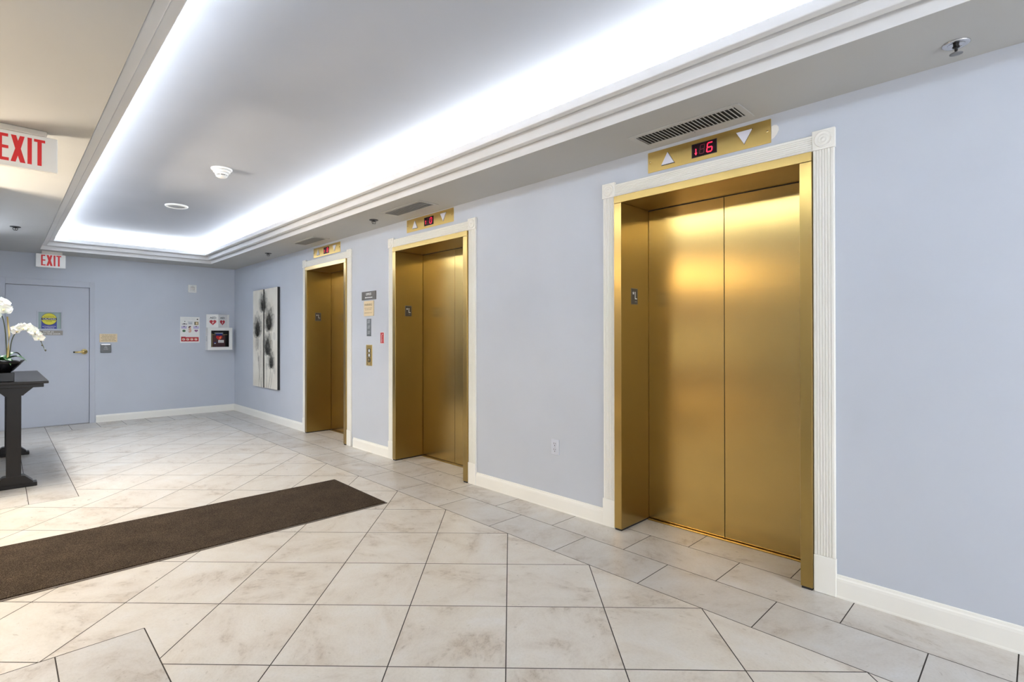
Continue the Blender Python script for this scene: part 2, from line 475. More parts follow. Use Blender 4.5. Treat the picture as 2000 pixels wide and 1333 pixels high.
# ------------------------------------------------------------------ stair door in the far wall
dr = empty('door_1', BW((DX0+DX1)/2, 0)); struct(dr)
HW = (DX1-DX0)/2
f = MB('door')
for s in (-1, 1):
    f.box(s*HW, s*(HW-.012), 0, DZ, -.10, .008)                # reveal
    f.box(s*(HW-.012), s*(HW+.05), 0, DZ+.075, .0005, .009, .002)
    f.box(s*(HW-.012), s*(HW-.028), 0, DZ-.012, -.10, -.052)
f.box(-HW, HW, DZ-.012, DZ, -.10, .008).box(-HW+.012, HW-.012, DZ-.012, DZ+.075, .0005, .009, .002).box(-HW+.012, HW-.012, DZ-.028, DZ-.012, -.10, -.052)
f.build('door_frame', dr)
lf = MB('door'); WX0, WX1, WZ0, WZ1 = -.125, .140, 1.418, 1.672
x0, x1, z0, z1, d0, d1 = -HW+.016, HW-.016, .012, DZ-.017, -.052, -.012
lf.box(x0, WX0, z0, z1, d0, d1).box(WX1, x1, z0, z1, d0, d1).box(WX0, WX1, z0, WZ0, d0, d1).box(WX0, WX1, WZ1, z1, d0, d1)
leaf = lf.build('door_leaf', dr)
wf = MB('door')
e = .012
wf.box(WX0-e, WX0+e*.6, WZ0-e, WZ1+e, -.03, -.006, .002).box(WX1-e*.6, WX1+e, WZ0-e, WZ1+e, -.03, -.006, .002)
wf.box(WX0, WX1, WZ0-e, WZ0+e*.6, -.03, -.006, .002).box(WX0, WX1, WZ1-e*.6, WZ1+e, -.03, -.006, .002)
wf.build('vision_frame', leaf)
g = MB('glass_green'); g.box(WX0, WX1, WZ0, WZ1, -.028, -.022); g.build('vision_glass', leaf)
hd = MB('brasslever')
mt = Matrix.Translation((HW-.075, 1.085, -.012))
hd.lathe([(.040, 0), (.040, .006), (.034, .012), (.018, .014), (.014, .05), (.0135, .06)], 24, mt)
hd.tube([(HW-.075, 1.085, .045), (HW-.10, 1.083, .048), (HW-.15, 1.080, .048), (HW-.19, 1.079, .046)], .012, 10)
hn = hd.build('door_handle', dr, 'brass lever handle')
cp = MB('darkmetal'); cp.tube([(HW-.19, 1.079, .046), (HW-.208, 1.079, .045)], .0122, 10); cp.build('lever_tip', hn)
th = MB('steel'); th.box(-HW+.012, HW-.012, 0.0002, .010, -.10, .01, .003); th.build('threshold', dr)
# things stuck on the door
st = MB('blue')
st.rect(-.085, .085, 0, .155, 0).m('black').disc(0, .148, .0865, .0865, .0004, 36).m('yellow').disc(0, .148, .083, .083, .0008, 36)
st.m('black').rect(-.085, .085, .133, .166, .0012).m('white').text('CAUTION', 0, .1495, .021, .0016, w=.142, bold=.01)
st.m('black').text('AUTOMATIC', 0, .184, .014, .0012, w=.118).text('DOOR', 0, .115, .014, .0012, w=.062)
st.m('white').text('ACTIVATE SWITCH', 0, .040, .014, .0006, w=.148).text('TO OPERATE', 0, .019, .014, .0006, w=.112)
o = st.build('caution_sticker'); o.matrix_world = BW(-2.508, 1.419, L+.0215)
tag(o, 'yellow circle over blue CAUTION sticker on the grey door window', 'sticker')
st = MB('greysign'); st.box(-.138, .138, 0, .066, 0, .003, .0008)
st.m('white').text('STAIR #2', -.02, .048, .020, .0034, w=.115, bold=.01).text('PUSH THIS DOOR', .0, .020, .020, .0034, w=.225, bold=.01)
o = st.build('door_sign'); o.matrix_world = BW(-2.494, 1.332, L+.0118)
tag(o, 'taupe stair sign with white lettering stuck below the door window', 'sign')

# ------------------------------------------------------------------ elevators
def fluted(length, width, vertical=True):
    """casing strip, local x across width (0..width), y along length, z out"""
    n = 6; P = [(0, 0)]
    P += [(0, .012), (.003, .016)]
    a = .010; gw = (width-2*a)/n
    for k in range(n):
        x = a+gw*k
        P += [(x+gw*.32, .016), (x+gw*.42, .0115), (x+gw*.58, .0115), (x+gw*.68, .016)]
    P += [(width-.003, .016), (width, .012), (width, 0)]
    return P
def elevator(hw, hwl):
    e = empty('elevator')
    # local: X right, Y up, Z out of the wall
    GO, GI, DEP, ZH, ZI = hw, hw-.058, -.32, 2.250, 2.201
    for s in (-1, 1):
        j = MB('brassframe')
        pts = sorted([s*(GO-.0015), s*GI])
        j.box(pts[0], pts[1], .012, ZI, DEP, .030, .002)
        jo = j.build('jamb', e)
        k = MB('slot'); k.box(pts[0]+.004, pts[1]-.004, 0.0003, .014, DEP, .026); k.build('jamb_foot', jo)
        if s < 0:
            lp = MB('black')
            # plate on the side of the left jamb that faces into the opening
            X0 = -GI
            mt = frame_of((0, 0, -1), (0, 1, 0), (X0, 1.579, -.131))
            i0 = len(lp.v); lp.m('steel').box(-.041, .041, -.056, .056, 0, .0016); lp.m('bronze').box(-.037, .037, -.052, .052, .0010, .0032)
            lp.m('white').flat([(.002, .032), (.010, .032), (.010, -.012), (.028, -.012), (.028, -.019), (.002, -.019)], .0036)
            P = []
            for q in range(10):
                r = .013 if q % 2 == 0 else .0065
                P.append((-.017+r*math.sin(q*PI/5), .022+r*math.cos(q*PI/5)))
            lp.flat(P, .0036)
            for q in range(5): lp.box(.004+q*.0045, .006+q*.0045, -.037, -.035, .003, .004)
            lp.xf(mt, i0); lp.build('floor_plate', jo, 'small black plate with star and letter L')
    h = MB('brassframe'); h.box(-GO+.0015, GO-.0015, ZI+.0005, ZH, DEP-.012, .032, .002)
    h.build('header', e)
    for s in (-1, 1):
        d = MB('brass'); a = s*.0018; bb = s*(GI+.02)
        d.box(min(a, bb), max(a, bb), .012, ZI+.03, DEP-.040, DEP-.002 if s > 0 else DEP-.0025, .0015)
        d.build('door_panel', e)
    g = MB('slot'); g.box(-.004, .004, .012, ZI+.02, DEP-.03, DEP-.020).box(-GI, GI, ZI-.004, ZI+.002, DEP-.03, DEP-.0008); g.build('door_gap', e)
    sl = MB('brass'); sl.box(-GI, GI, .0004, .009, DEP-.042, DEP+.022, .001); sl.build('sill', e)
    # white casing
    CW = .096; CO = GO+CW
    for s in (-1, 1):
        cs = MB('trim'); P = fluted(1, CW)
        x = -CO if s < 0 else GO
        m2 = Matrix.Translation((x, .19, .0005)) @ Matrix(((1, 0, 0, 0), (0, 0, 1, 0), (0, 1, 0, 0), (0, 0, 0, 1)))
        cs.prism(P, 0, 2.252-.19, m2); cs.build('side_casing', e, recalc=True)
        pb = MB('trim'); pb.box(x-(.003 if s < 0 else 0), x+CW+(.003 if s > 0 else 0), .001, .189, .0005, .0225, .003); pb.build('plinth_block', e)
        cb = MB('trim'); xc = x+CW/2+s*.0015
        cb.box(xc-.051, xc+.051, 2.253, 2.352, .0005, .022, .002)
        mt = Matrix.Translation((xc, 2.302, .0215))
        cb.lathe([(.041, 0), (.041, .004), (.038, .007), (.034, .004), (.027, .001), (.023, .004), (.019, .007), (.014, .003), (.010, .004), (.007, .008), (.001, .0095)], 32, mt)
        cb.build('corner_block', e)
    hc = MB('trim'); P = fluted(1, .084)
    m2 = Matrix.Translation((-GO-.003, 2.2515+.084, .0005)) @ Matrix(((0, 0, 1, 0), (-1, 0, 0, 0), (0, 1, 0, 0), (0, 0, 0, 1)))
    hc.prism(P, 0, 2*GO+.006, m2); hc.build('head_casing', e, recalc=True)
    return e
ELAB = ['gold two-leaf elevator doorway under the panel reading down 6, nearest the bare wall and outlet',
        'gold elevator doorway in white casing, the middle one of the three',
        'gold elevator doorway in white casing beside the grey flower canvases']
for (cy, hw), lab in zip(OPEN, ELAB):
    e = elevator(hw, hw); e.matrix_world = RW(cy, 0); tag(e, lab, 'elevator', 'elevators along the lavender wall')

# floor indicator panels above
SEG = {'a': (0, 1, 1, 1), 'b': (1, 1, 1, .5), 'c': (1, .5, 1, 0), 'd': (0, 0, 1, 0), 'e': (0, .5, 0, 0), 'f': (0, 1, 0, .5), 'g': (0, .5, 1, .5)}
DIG = {'6': 'afedcg', '0': 'abcdef', '8': 'abcdefg'}
def seg(mb, ch, x, y, w_, h_, t, z, on, slant=.12):
    for k, (ax, ay, bx, by) in SEG.items():
        if k not in DIG[ch]: continue
        X0, Y0, X1, Y1 = x+ax*w_, y+ay*h_, x+bx*w_, y+by*h_
        if X0 > X1: X0, X1 = X1, X0
        if Y0 > Y1: Y0, Y1 = Y1, Y0
        if Y0 == Y1: P = [(X0+t*.3, Y0-t/2), (X1-t*.3, Y0-t/2), (X1-t*.3, Y0+t/2), (X0+t*.3, Y0+t/2)]
        else: P = [(X0-t/2, Y0+t*.3), (X0+t/2, Y0+t*.3), (X0+t/2, Y1-t*.3), (X0-t/2, Y1-t*.3)]
        mb.m(on).flat([(px+(py-y)*slant, py) for px, py in P], z)
def panel(cy, z0, z1, hw, digit, arrow, lab):
    p = empty('floor_indicator', RW(cy, z0)); h = z1-z0
    f = MB('brassplate'); f.box(-hw, hw, 0, h, .0003, .005, .0012); f.build('face_plate', p)
    for s in (-1, 1):
        q = MB('brasslever'); q.lathe([(.0075, 0), (.007, .002), (.002, .003)], 14, Matrix.Translation((s*(hw-.017), h/2, .005)))
        q.m('slot').rect(s*(hw-.017)-.005, s*(hw-.017)+.005, h/2-.0008, h/2+.0008, .0083); q.build('screw', p)
    d = MB('slot'); d.box(-.077, .077, h/2-.042, h/2+.041, .0045, .0058); d.m('led_glass').box(-.073, .073, h/2-.038, h/2+.037, .005, .0064)
    do = d.build('display', p)
    g = MB('led'); zc = h/2
    seg(g, digit, .016, zc-.026, .030, .052, .0062, .0068, 'led')
    seg(g, '8', -.028, zc-.026, .026, .052, .004, .0066, 'led_dim')
    ax, ay = -.050, zc-.026
    up = arrow == 'up'
    g.m('led').rect(ax-.0025, ax+.0025, ay, ay+.036, .0068)
    if up: g.flat([(ax-.008, ay+.026), (ax+.008, ay+.026), (ax, ay+.040)], .0069)
    else: g.flat([(ax-.008, ay+.011), (ax, ay-.003), (ax+.008, ay+.011)], .0069)
    g.build('digits', do)
    for s, nm in ((-1, 'up_arrow'), (1, 'down_arrow')):
        xc = s*.232
        T = [(-.042, -.036), (.042, -.036), (0, .036)] if s < 0 else [(-.042, .036), (0, -.036), (.042, .036)]
        a = MB('slot'); a.prism([(xc+1.10*x, h/2+1.10*y-.002*0) for x, y in T], .0045, .0056)
        a.m('arrow').prism([(xc+x, h/2+y) for x, y in T], .005, .013); a.build(nm, p)
    return tag(p, lab, 'indicator panel', 'gold floor indicators over the elevators')
panel(1.3855, 2.357, 2.487, .372, '6', 'down', 'gold indicator panel with arrows whose red display reads 6')
panel(4.1415, 2.371, 2.500, .3825, '0', 'up', 'gold indicator panel with red display above the middle elevator')
panel(6.356, 2.354, 2.480, .375, '8', 'up', 'gold indicator panel above the elevator beside the flower canvases')

# ------------------------------------------------------------------ ceiling fittings
def vent(x, y, lab, dark):
    v = empty('ceiling_vent', CE(x, y))
    # local X = world x, local Y = -world y, Z down
    W2, H2 = .108, .328
    f = MB('ceil'); a, b = .075, .295
    f.box(-W2, W2, -H2, -b, 0.0002, .005, .002).box(-W2, W2, b, H2, .0002, .005, .002).box(-W2, -a, -b, b, .0002, .005, .002).box(a, W2, -b, b, .0002, .005, .002)
    f.build('frame', v)
    k = MB(dark); k.rect(-a, a, -b, b, .0006); k.build('duct_opening', v)
    s = MB('ceil'); n = 26
    for i in range(n):
        yy = -b+(i+.5)*2*b/n
        s.prism([(yy-.0060, .0012), (yy-.0045, .0008), (yy+.0052, .0050), (yy+.0052, .0062), (yy+.0010, .0062)], -a, a, Matrix(((0, 0, 1, 0), (1, 0, 0, 0), (0, 1, 0, 0), (0, 0, 0, 1))))
    s.build('louvre', v, recalc=True)
    for q in (-1, 1):
        g = MB('steel'); g.lathe([(.004, 0), (.003, .0015)], 10, Matrix.Translation((q*.09, .0, .005))); g.build('screw', v)
    return tag(v, lab, 'vent', 'ceiling vents over the elevators')
vent(-.174, 1.405, 'slotted air vent in the soffit above the panel reading 6', 'dark')
vent(-.258, 4.12, 'slotted air vent in the soffit above the middle elevator', 'grille')
vent(-.222, 6.36, 'slotted air vent in the soffit above the elevator by the canvases', 'grille')

def sprinkler(x, y, lab, shiny):
    s = empty('sprinkler', CE(x, y))
    e = MB('chrome' if shiny else 'darkmetal')
    e.lathe([(.046, .0002), (.046, .003), (.042, .006), (.030, .007), (.028, .0045), (.026, .003)], 32); e.build('escutcheon', s)
    b = MB('darkmetal'); b.lathe([(.0105, .003), (.0105, .018), (.013, .018), (.013, .024), (.008, .026)], 6, smooth=False)
    for q in (-1, 1):
        b.tube([(q*.012, 0, .020), (q*.021, 0, .030), (q*.020, 0, .042), (q*.009, 0, .054), (0, 0, .056)], .0040, 8)
    b.tube([(0, 0, .026), (0, 0, .052)], .0025, 8)
    SQ = Matrix.Diagonal((1, 1, .68, 1)); b.xf(SQ)
    b.build('frame_arms', s)
    d = MB('steel'); d.lathe([(.004, .054), (.0055, .060), (.022, .061), (.022, .0625), (.003, .064)], 20); d.xf(SQ); d.build('deflector', s)
    return tag(s, lab, 'sprinkler', 'pendent sprinklers in the soffits')
sprinkler(-.186, .238, 'chrome sprinkler in the soffit above the bare lavender wall, nearest the camera', True)
sprinkler(-.248, 4.763, 'small sprinkler in the soffit between the two farther elevator vents', False)
sprinkler(-.244, 7.70, 'small sprinkler in the soffit above the flower canvases', False)
sprinkler(-2.906, 7.744, 'small sprinkler in the grey soffit above the black console table', False)

sd = empty('smoke_detector', CE(-1.595, 5.082, ZT))
b = MB('white'); b.lathe([(.086, .0003), (.086, .010), (.082, .014), (.072, .0145)], 36)
b.m('printgrey').lathe([(.064, .0145), (.064, .022)], 36); b.m('white').lathe([(.070, .021), (.069, .033), (.062, .037)], 36); b.build('base', sd)
b = MB('white'); b.m('printgrey').lathe([(.050, .037), (.050, .043)], 32); b.m('white').lathe([(.056, .042), (.054, .054), (.048, .057)], 32)
b.m('slot').lathe([(.043, .056), (.043, .064)], 32); b.m('white').lathe([(.048, .0635), (.046, .070), (.036, .078), (.022, .083), (.006, .085)], 32)
for k in range(6):
    a = k*PI/3; b.box(.044*math.cos(a)-.003, .044*math.cos(a)+.003, .044*math.sin(a)-.003, .044*math.sin(a)+.003, .055, .066)
b.build('sensor_chamber', sd)
tag(sd, 'white conical smoke detector on the raised tray ceiling', 'smoke detector')
sp = empty('ceiling_speaker', CE(-1.567, 6.863, ZT))
b = MB('white'); b.lathe([(.116, .0003), (.116, .008), (.108, .016), (.090, .019), (.086, .014), (.084, .010)], 40); b.build('rim', sp)
b = MB('printgrey'); b.lathe([(.085, .0105), (.060, .013), (.02, .014)], 36); b.build('grille', sp)
tag(sp, 'round white speaker with grey grille on the raised tray ceiling', 'speaker')

def exit_sign(xr, y, z0, w_, h_, lab, lx0, lx1, lz0, lz1, can):
    """xr right edge; letters between lx0..lx1 (world x), lz0..lz1"""
    x0 = xr-w_
    e = empty('exit_sign', BW(x0, z0, y))
    b = MB('white'); b.box(0, w_, 0, h_, -.040, 0, .006); b.build('housing', e)
    g = MB('red'); X = lambda u: lx0-x0+(lx1-lx0)*u; Y = lambda v: lz0-z0+(lz1-lz0)*v; z = .0005
    P = lambda *pts: g.flat([(X(u), Y(v)) for u, v in pts], z)
    P((0, 0), (.225, 0), (.225, .115), (.085, .115), (.085, .45), (.215, .45), (.215, .565), (.085, .565), (.085, .885), (.21, .885), (.21, 1), (0, 1))
    P((.265, 1), (.375, 1), (.415, .80), (.455, 1), (.555, 1), (.475, .52), (.575, 0), (.46, 0), (.412, .24), (.365, 0), (.26, 0), (.355, .5))
    P((.615, 0), (.71, 0), (.71, 1), (.615, 1))
    P((.755, 1), (1, 1), (1, .895), (.925, .895), (.925, 0), (.83, 0), (.83, .895), (.755, .895))
    g.build('lettering', e)
    if can:
        c = MB('offwhite'); c.box(can[0]-x0, can[1]-x0, h_-.002, ZC-z0-.0005, -.055, .012, .006); c.build('canopy', e)
    return tag(e, lab, 'exit sign')
exit_sign(-2.779, 4.05, 2.275, .335, .203, 'large hanging EXIT sign cut off by the picture edge', -3.035, -2.835, 2.303, 2.455, (-3.09, -2.826))
exit_sign(-2.352, 9.62, 2.279, .318, .187, 'small EXIT sign hanging over the grey stair door', -2.615, -2.400, 2.302, 2.452, (-2.61, -2.385))

# ------------------------------------------------------------------ far wall fittings
s = MB('tan'); s.box(-.110, .110, 0, .128, .0003, .006, .0015)
for k, tx in enumerate(['YOU MUST PUSH THE', 'HANDICAP SWITCH', 'BUTTON ON THE WALL', 'TO EXIT AND PASS', 'THROUGH THIS DOOR']):
    s.m('ink').text(tx, 0, .108-k*.0215, .0125, .0064, wmax=.185)
o = s.build('notice_plaque'); o.matrix_world = BW(-1.815, 1.226); tag(o, 'tan notice plaque with five lines of dark lettering beside the door', 'plaque')
s = empty('door_switch', BW(-1.849, 1.064))
b = MB('grey_cover'); b.box(-.066, .066, 0, .132, .0003, .022, .006); b.build('cover', s)
b = MB('chrome'); b.prism([(-.060, .122), (.060, .122), (.052, .131), (-.052, .131)], .010, .0235); b.build('top_edge', s)
b = MB('white'); b.text('PUSH', 0, .078, .012, .0225, w=.036).text('TO OPEN', 0, .054, .012, .0225, w=.056).text('DOOR', 0, .100, .008, .0225, w=.02); b.build('lettering', s)
tag(s, 'grey metal push button box under the tan notice plaque', 'push plate')

s = empty('alarm_strobe', BW(-.6735, 2.060))
b = MB('white'); b.box(-.063, .063, 0, .128, .0003, .022, .004); b.build('housing', s)
b = MB('chrome'); b.box(-.034, .034, .040, .096, .020, .038, .008); b.build('lens', s)
b = MB('printgrey')
for k in range(4): b.rect(-.045, .045, .016+k*.005, .0185+k*.005, .0225)
b.build('sound_slots', s)
b = MB('printgrey'); b.text('FIRE', 0, .112, .012, .0225, w=.05); b.build('lettering', s)
tag(s, 'square white fire alarm strobe high on the far wall', 'alarm')

# first aid poster
def heart(cx, cy, w_, h_, n=40):
    P = []
    for k in range(n):
        t_ = 2*PI*k/n
        P.append((cx+w_/2*(math.sin(t_)**3), cy+h_*((13*math.cos(t_)-5*math.cos(2*t_)-2*math.cos(3*t_)-math.cos(4*t_))/29.+.09)))
    return P
def bolt(cx, cy, s_): return [(cx+s_*x, cy+s_*y) for x, y in ((.25, .5), (-.28, -.05), (-.02, -.05), (-.22, -.5), (.30, .10), (.04, .10))]
pw, ph = .290, .436
s = MB('white'); s.box(0, pw, 0, ph, .0003, .002)
z = .0024; zz = .0028
s.m('printgrey').text('AUTOMATED EXTERNAL DEFIBRILLATOR', .145, .402, .010, z, w=.17).m('black').disc(.257, .397, .011, .011, z)
s.m('printgrey').rect(.11, .185, .35, .358, z).rect(.12, .18, .31, .345, z-.0001)
s.m('black').flat([(.025, .315), (.045, .317), (.055, .328), (.075, .322), (.085, .314), (.10, .318), (.10, .310), (.025, .309)], z).disc(.068, .358, .007, .008, z)
s.disc(.096, .314, .006, .007, zz)
s.m('printolive').box(.212, .272, .302, .356, .002, .0022); s.m('black').rect(.212, .224, .302, .352, z); s.m('tan').rect(.232, .258, .312, .347, z)
s.m('lilac').rect(.016, .096, .238, .282, z).rect(.196, .278, .238, .282, z)
s.m('black').flat([(.044, .282), (.072, .282), (.058, .262)], zz).flat([(.224, .282), (.252, .282), (.238, .262)], zz)
s.m('printgreen').disc(.056, .200, .024, .020, z)
s.m('skin').disc(.142, .205, .026, .034, z).disc(.145, .25, .016, .024, zz); s.m('maroon').flat([(.122, .245), (.124, .274), (.140, .282), (.162, .280), (.158, .268), (.14, .262), (.132, .245)], .0032)
s.m('white').disc(.127, .203, .012, .010, zz)
s.m('printpurple').flat(heart(.238, .198, .050, .044), z); s.m('white').flat(bolt(.238, .200, .022), zz)
s.m('redmatte').rect(.014, .276, .022, .094, z).rect(.014, .08, .09, .102, z)
for k in range(4):
    s.m('skin').disc(.050+k*.061, .058, .024, .019, zz); s.m('maroon').rect(.040+k*.061, .058+k*.061, .052+.003*k, .060, .0032); s.m('white').disc(.056+k*.061, .048, .012, .006, .0033)
o = s.build('instruction_poster'); o.matrix_world = BW(-.849, 1.208)
tag(o, 'white first aid instruction poster with red strip, left of the AED cabinet', 'poster')

# AED cabinet, sign and device
CX0, CX1, CZ0, CZ1, CD = -.466, -.077, 1.079, 1.466, .140
cw, chh = CX1-CX0, CZ1-CZ0
cab = empty('aed_cabinet', BW(CX0, CZ0))
b = MB('white')
b.box(0, .014, 0, chh, .0005, CD-.02).box(cw-.014, cw, 0, chh, .0005, CD-.02).box(.014, cw-.014, 0, .014, .0005, CD-.02).box(.014, cw-.014, chh-.014, chh, .0005, CD-.02)
b.m('black').box(.014, cw-.014, .014, chh-.014, .0005, .006); b.build('box', cab)
d = MB('white'); wx0, wx1, wz0, wz1 = .052, .335, .053, .336
d.box(0, wx0, 0, chh, CD-.0195, CD, .004).box(wx1, cw, 0, chh, CD-.0195, CD, .004).box(wx0-.003, wx1+.003, 0, wz0, CD-.0195, CD, .004).box(wx0-.003, wx1+.003, wz1, chh, CD-.0195, CD, .004)
do = d.build('door', cab)
gm = mat('clear_pane', (1, 1, 1), .03); gm.node_tree.nodes['Principled BSDF'].inputs['Transmission Weight'].default_value = 1.; gm.node_tree.nodes['Principled BSDF'].inputs['IOR'].default_value = 1.1
M['pane'] = gm
g = MB('pane'); g.box(wx0, wx1, wz0, wz1, CD-.013, CD-.011); g.build('window', do)
k = MB('printgrey'); k.box(-.0045, -.0003, .15, .24, .055, .080, .001).box(-.008, -.003, .165, .18, .06, .075, .001); k.build('latch', cab)
tag(cab, 'white AED wall cabinet with clear square window near the corner', 'cabinet')
dv = empty('defibrillator', BW(CX0, CZ0))
b = MB('maroon'); b.box(.085, .290, .0145, .275, .012, .085, .012); b.build('case', dv)
b = MB('printolive'); b.box(.070, .088, .0145, .285, .03, .088, .004).box(.088, .32, .262, .272, .086, .091, .002); b.build('strap', dv)
b = MB('blue'); b.box(.135, .240, .252, .285, .080, .094, .006); b.m('printgrey').box(.12, .255, .285, .300, .06, .085, .005); b.build('carry_handle', dv)
b = MB('red'); z = .0865
b.flat(heart(.190, .205, .100, .085), z); b.m('orange').flat(bolt(.205, .208, .078), z+.0006)
b.m('white').rect(.175, .265, .125, .172, z+.0003); b.m('black').text('READY', .22, .140, .010, z+.0008, w=.07); b.m('printgrey').text('RESCUE', .22, .160, .008, z+.0008, w=.06)
b.m('blue').disc(.125, .125, .018, .014, z); b.m('white').disc(.125, .113, .012, .007, z+.0004); b.build('front_label', dv)
tag(dv, 'dark red defibrillator with heart and bolt inside the wall cabinet', 'defibrillator')
sg = empty('aed_sign', BW(0, 1.4685))
mid, lft, rgt, pr, hh = -.298, -.457, -.106, .120, .228
m_ = MB('white')
def facet(a, za, b_, zb, name):
    va, vb = Vector((a, 0, za)), Vector((b_, 0, zb)); ex = (vb-va); wl = ex.length; ex.normalize()
    mt = frame_of(ex, (0, 1, 0), va)
    p = MB('white'); p.box(0, wl, 0, hh, -.0015, 0)
    c_ = wl/2+.01*(1 if a < mid-.01 else -1)
    p.m('black').text('AED', c_, .168, .034, .0006, w=.105, bold=.02)
    p.m('redmatte').flat(heart(c_, .082, .112, .094), .0006); p.m('white').flat(bolt(c_, .086, .056), .0011)
    p.xf(mt); return p.build(name, sg)
facet(lft, .004, mid, pr, 'sign_face'); facet(mid, pr, rgt-.02, .014, 'sign_face')
fl = MB('white'); fl.box(rgt-.0225, rgt+.012, 0, hh, .0005, .0125); fl.build('wall_flange', sg)
tag(sg, 'projecting white AED sign with two red hearts above the cabinet', 'sign')

# ------------------------------------------------------------------ elevator wall fittings between the openings
s = MB('bronze'); s.box(-.155, .155, -.048, .048, .0003, .007, .001); s.m('white').text('OFFICE', .0, .017, .026, .0075, w=.118, bold=.02)
s.flat([(-.085, -.022), (-.060, -.013), (-.060, -.018), (.085, -.018), (.085, -.026), (-.060, -.026), (-.060, -.031)], .0075)
o = s.build('office_sign'); o.matrix_world = RW(5.291, 1.772); tag(o, 'dark OFFICE sign with white arrow above the tan warning plaque', 'sign')
s = MB('tan'); s.box(-.105, .105, 0, .172, .0003, .010, .001); s.m('ink').text('WARNING', -.005, .128, .026, .0104, w=.165)
for k, tx in enumerate(['ELEVATOR WILL NOT BE USED', 'IN CASE OF FIRE', '', 'USE STAIRS FOR EXIT ONLY']):
    if tx: s.text(tx, -.005, .090-k*.018, .010, .0104, w=.165 if k != 1 else .14)
o = s.build('warning_plaque'); o.matrix_world = RW(5.287, 1.540); tag(o, 'tan WARNING plaque below the dark OFFICE sign', 'plaque')
s = MB('greyplate'); s.box(-.046, .046, 0, .198, .0003, .005, .001)
for r in range(3):
    for q in range(4): s.m('printgrey').rect(-.03+q*.004, .02+q*.004, .026+r*.062+q*.010, .030+r*.062+q*.010, .0054)
o = s.build('braille_plate'); o.matrix_world = RW(5.290, 1.310); tag(o, 'narrow grey lettered plate above the gold call button plate', 'plate')
s = MB('white'); s.box(-.038, .038, 0, .126, .0003, .003); s.m('redmatte').box(-.033, .033, .004, .122, .002, .005, .001)
s.m('white').flat([(.004, .108), (.016, .108), (.016, .100), (.004, .100)], .0056)
i0 = len(s.v); s.text('FIREMAN', 0, 0, .018, .0056, w=.085)
mr = Matrix.Translation((-.004, .055, 0)) @ Matrix.Rotation(PI/2, 4, 'Z'); s.xf(mr, i0)
o = s.build('fire_key_plate'); o.matrix_world = RW(5.006, 1.228); tag(o, 'small red plate with white marks beside the middle elevator casing', 'plate')
cs = empty('call_station', RW(5.284, .976))
b = MB('brassplate'); b.box(-.064, .064, 0, .236, .0003, .005, .0015); b.build('face_plate', cs)
for k, zc_ in enumerate((.170, .118)):
    b = MB('slot'); b.box(-.030, .030, zc_-.022, zc_+.022, .004, .0062); b.m('white').box(-.006, .022, zc_-.016, zc_+.016, .006, .011, .002); b.build('call_button', cs)
b = MB('slot'); b.box(-.030, .030, .044, .088, .004, .0062); b.m('brasslever').lathe([(.015, .006), (.013, .010), (.006, .010)], 18, Matrix.Translation((0, .066, 0)))
b.m('slot').rect(-.002, .002, .056, .076, .0106); b.build('key_switch', cs)
for q in (.022, .214):
    b = MB('brasslever'); b.lathe([(.006, .005), (.004, .007)], 10, Matrix.Translation((0, q, 0))); b.build('screw', cs)
tag(cs, 'gold call station with two white buttons and a key switch', 'call station')

ol = empty('power_outlet', RW(2.542, .411))
b = MB('socket'); b.box(-.038, .038, 0, .117, .0003, .006, .002); b.build('cover_plate', ol)
for zc_ in (.080, .036):
    b = MB('socket'); b.lathe([(.0175, .005), (.0175, .008), (.016, .0085)], 22, Matrix.Translation((0, zc_, 0)))
    b.m('slot').rect(-.0095, -.0055, zc_, zc_+.012, .0092).rect(.0055, .0090, zc_+.001, zc_+.011, .0092).disc(0, zc_-.0085, .0038, .0038, .0092, 12); b.build('socket', ol)
b = MB('steel'); b.lathe([(.003, .006), (.002, .0075)], 10, Matrix.Translation((0, .058, 0))); b.build('screw', ol)
tag(ol, 'lavender painted power outlet low on the wall between elevators', 'outlet')

# ------------------------------------------------------------------ flower canvases
CYL, CYM0, CYM1, CYR, CZ0_, CZ1_ = 8.936, 8.477, 8.433, 7.900, .508, 2.055
def petal_pts(bx, by, ang, ln, wd, n=14):
    P = []
    for k in range(n+1):
        t_ = k/n; P.append((t_*ln, wd*math.sin(PI*t_**.85)**.62))
    Q = P+[(x, -y) for x, y in reversed(P[1:-1])]
    c_, s_ = math.cos(ang), math.sin(ang)
    return [(bx+x*c_-y*s_, by+x*s_+y*c_) for x, y in Q]
FL = []   # whole-picture coordinates: x 0..1.036 (left to right), y 0..1.547
def flower(cx, cy, R, seed, down=False):
    r = random.Random(seed); base = PI/2
    for a, l_, w_ in ((-.75, .85, .20), (.75, .85, .20), (-.42, 1.05, .22), (.42, 1.05, .22), (0, 1.15, .25), (-.2, .95, .2), (.22, .9, .2)):
        FL.append(('wash1', petal_pts(cx, cy, base+a+r.uniform(-.06, .06), R*l_, R*w_*1.5)))
    for a in (-.5, .1, .55): FL.append(('wash2', petal_pts(cx, cy, base+a, R*.55, R*.10)))
    FL.append(('wash2', petal_pts(cx-.02*R, cy-.02*R, base+1.15, R*.55, R*.13))); FL.append(('wash2', petal_pts(cx, cy, base-1.1, R*.55, R*.13)))
def stem_pts(x0, x1, yt, w_=.011, y0=0.):
    n = 12; Lp = []; Rp = []
    for k in range(n+1):
        t_ = k/n; x = x0+(x1-x0)*t_+.02*math.sin(PI*t_)*(1 if x1 > x0 else -1); y = y0+(yt-y0)*t_
        Lp.append((x-w_/2, y)); Rp.append((x+w_/2, y))
    return Lp+Rp[::-1]
flower(.455, 1.20, .33, 1); flower(.21, .80, .37, 2); flower(.70, .90, .39, 3); flower(.64, .52, .36, 4); flower(.80, .32, .27, 5)
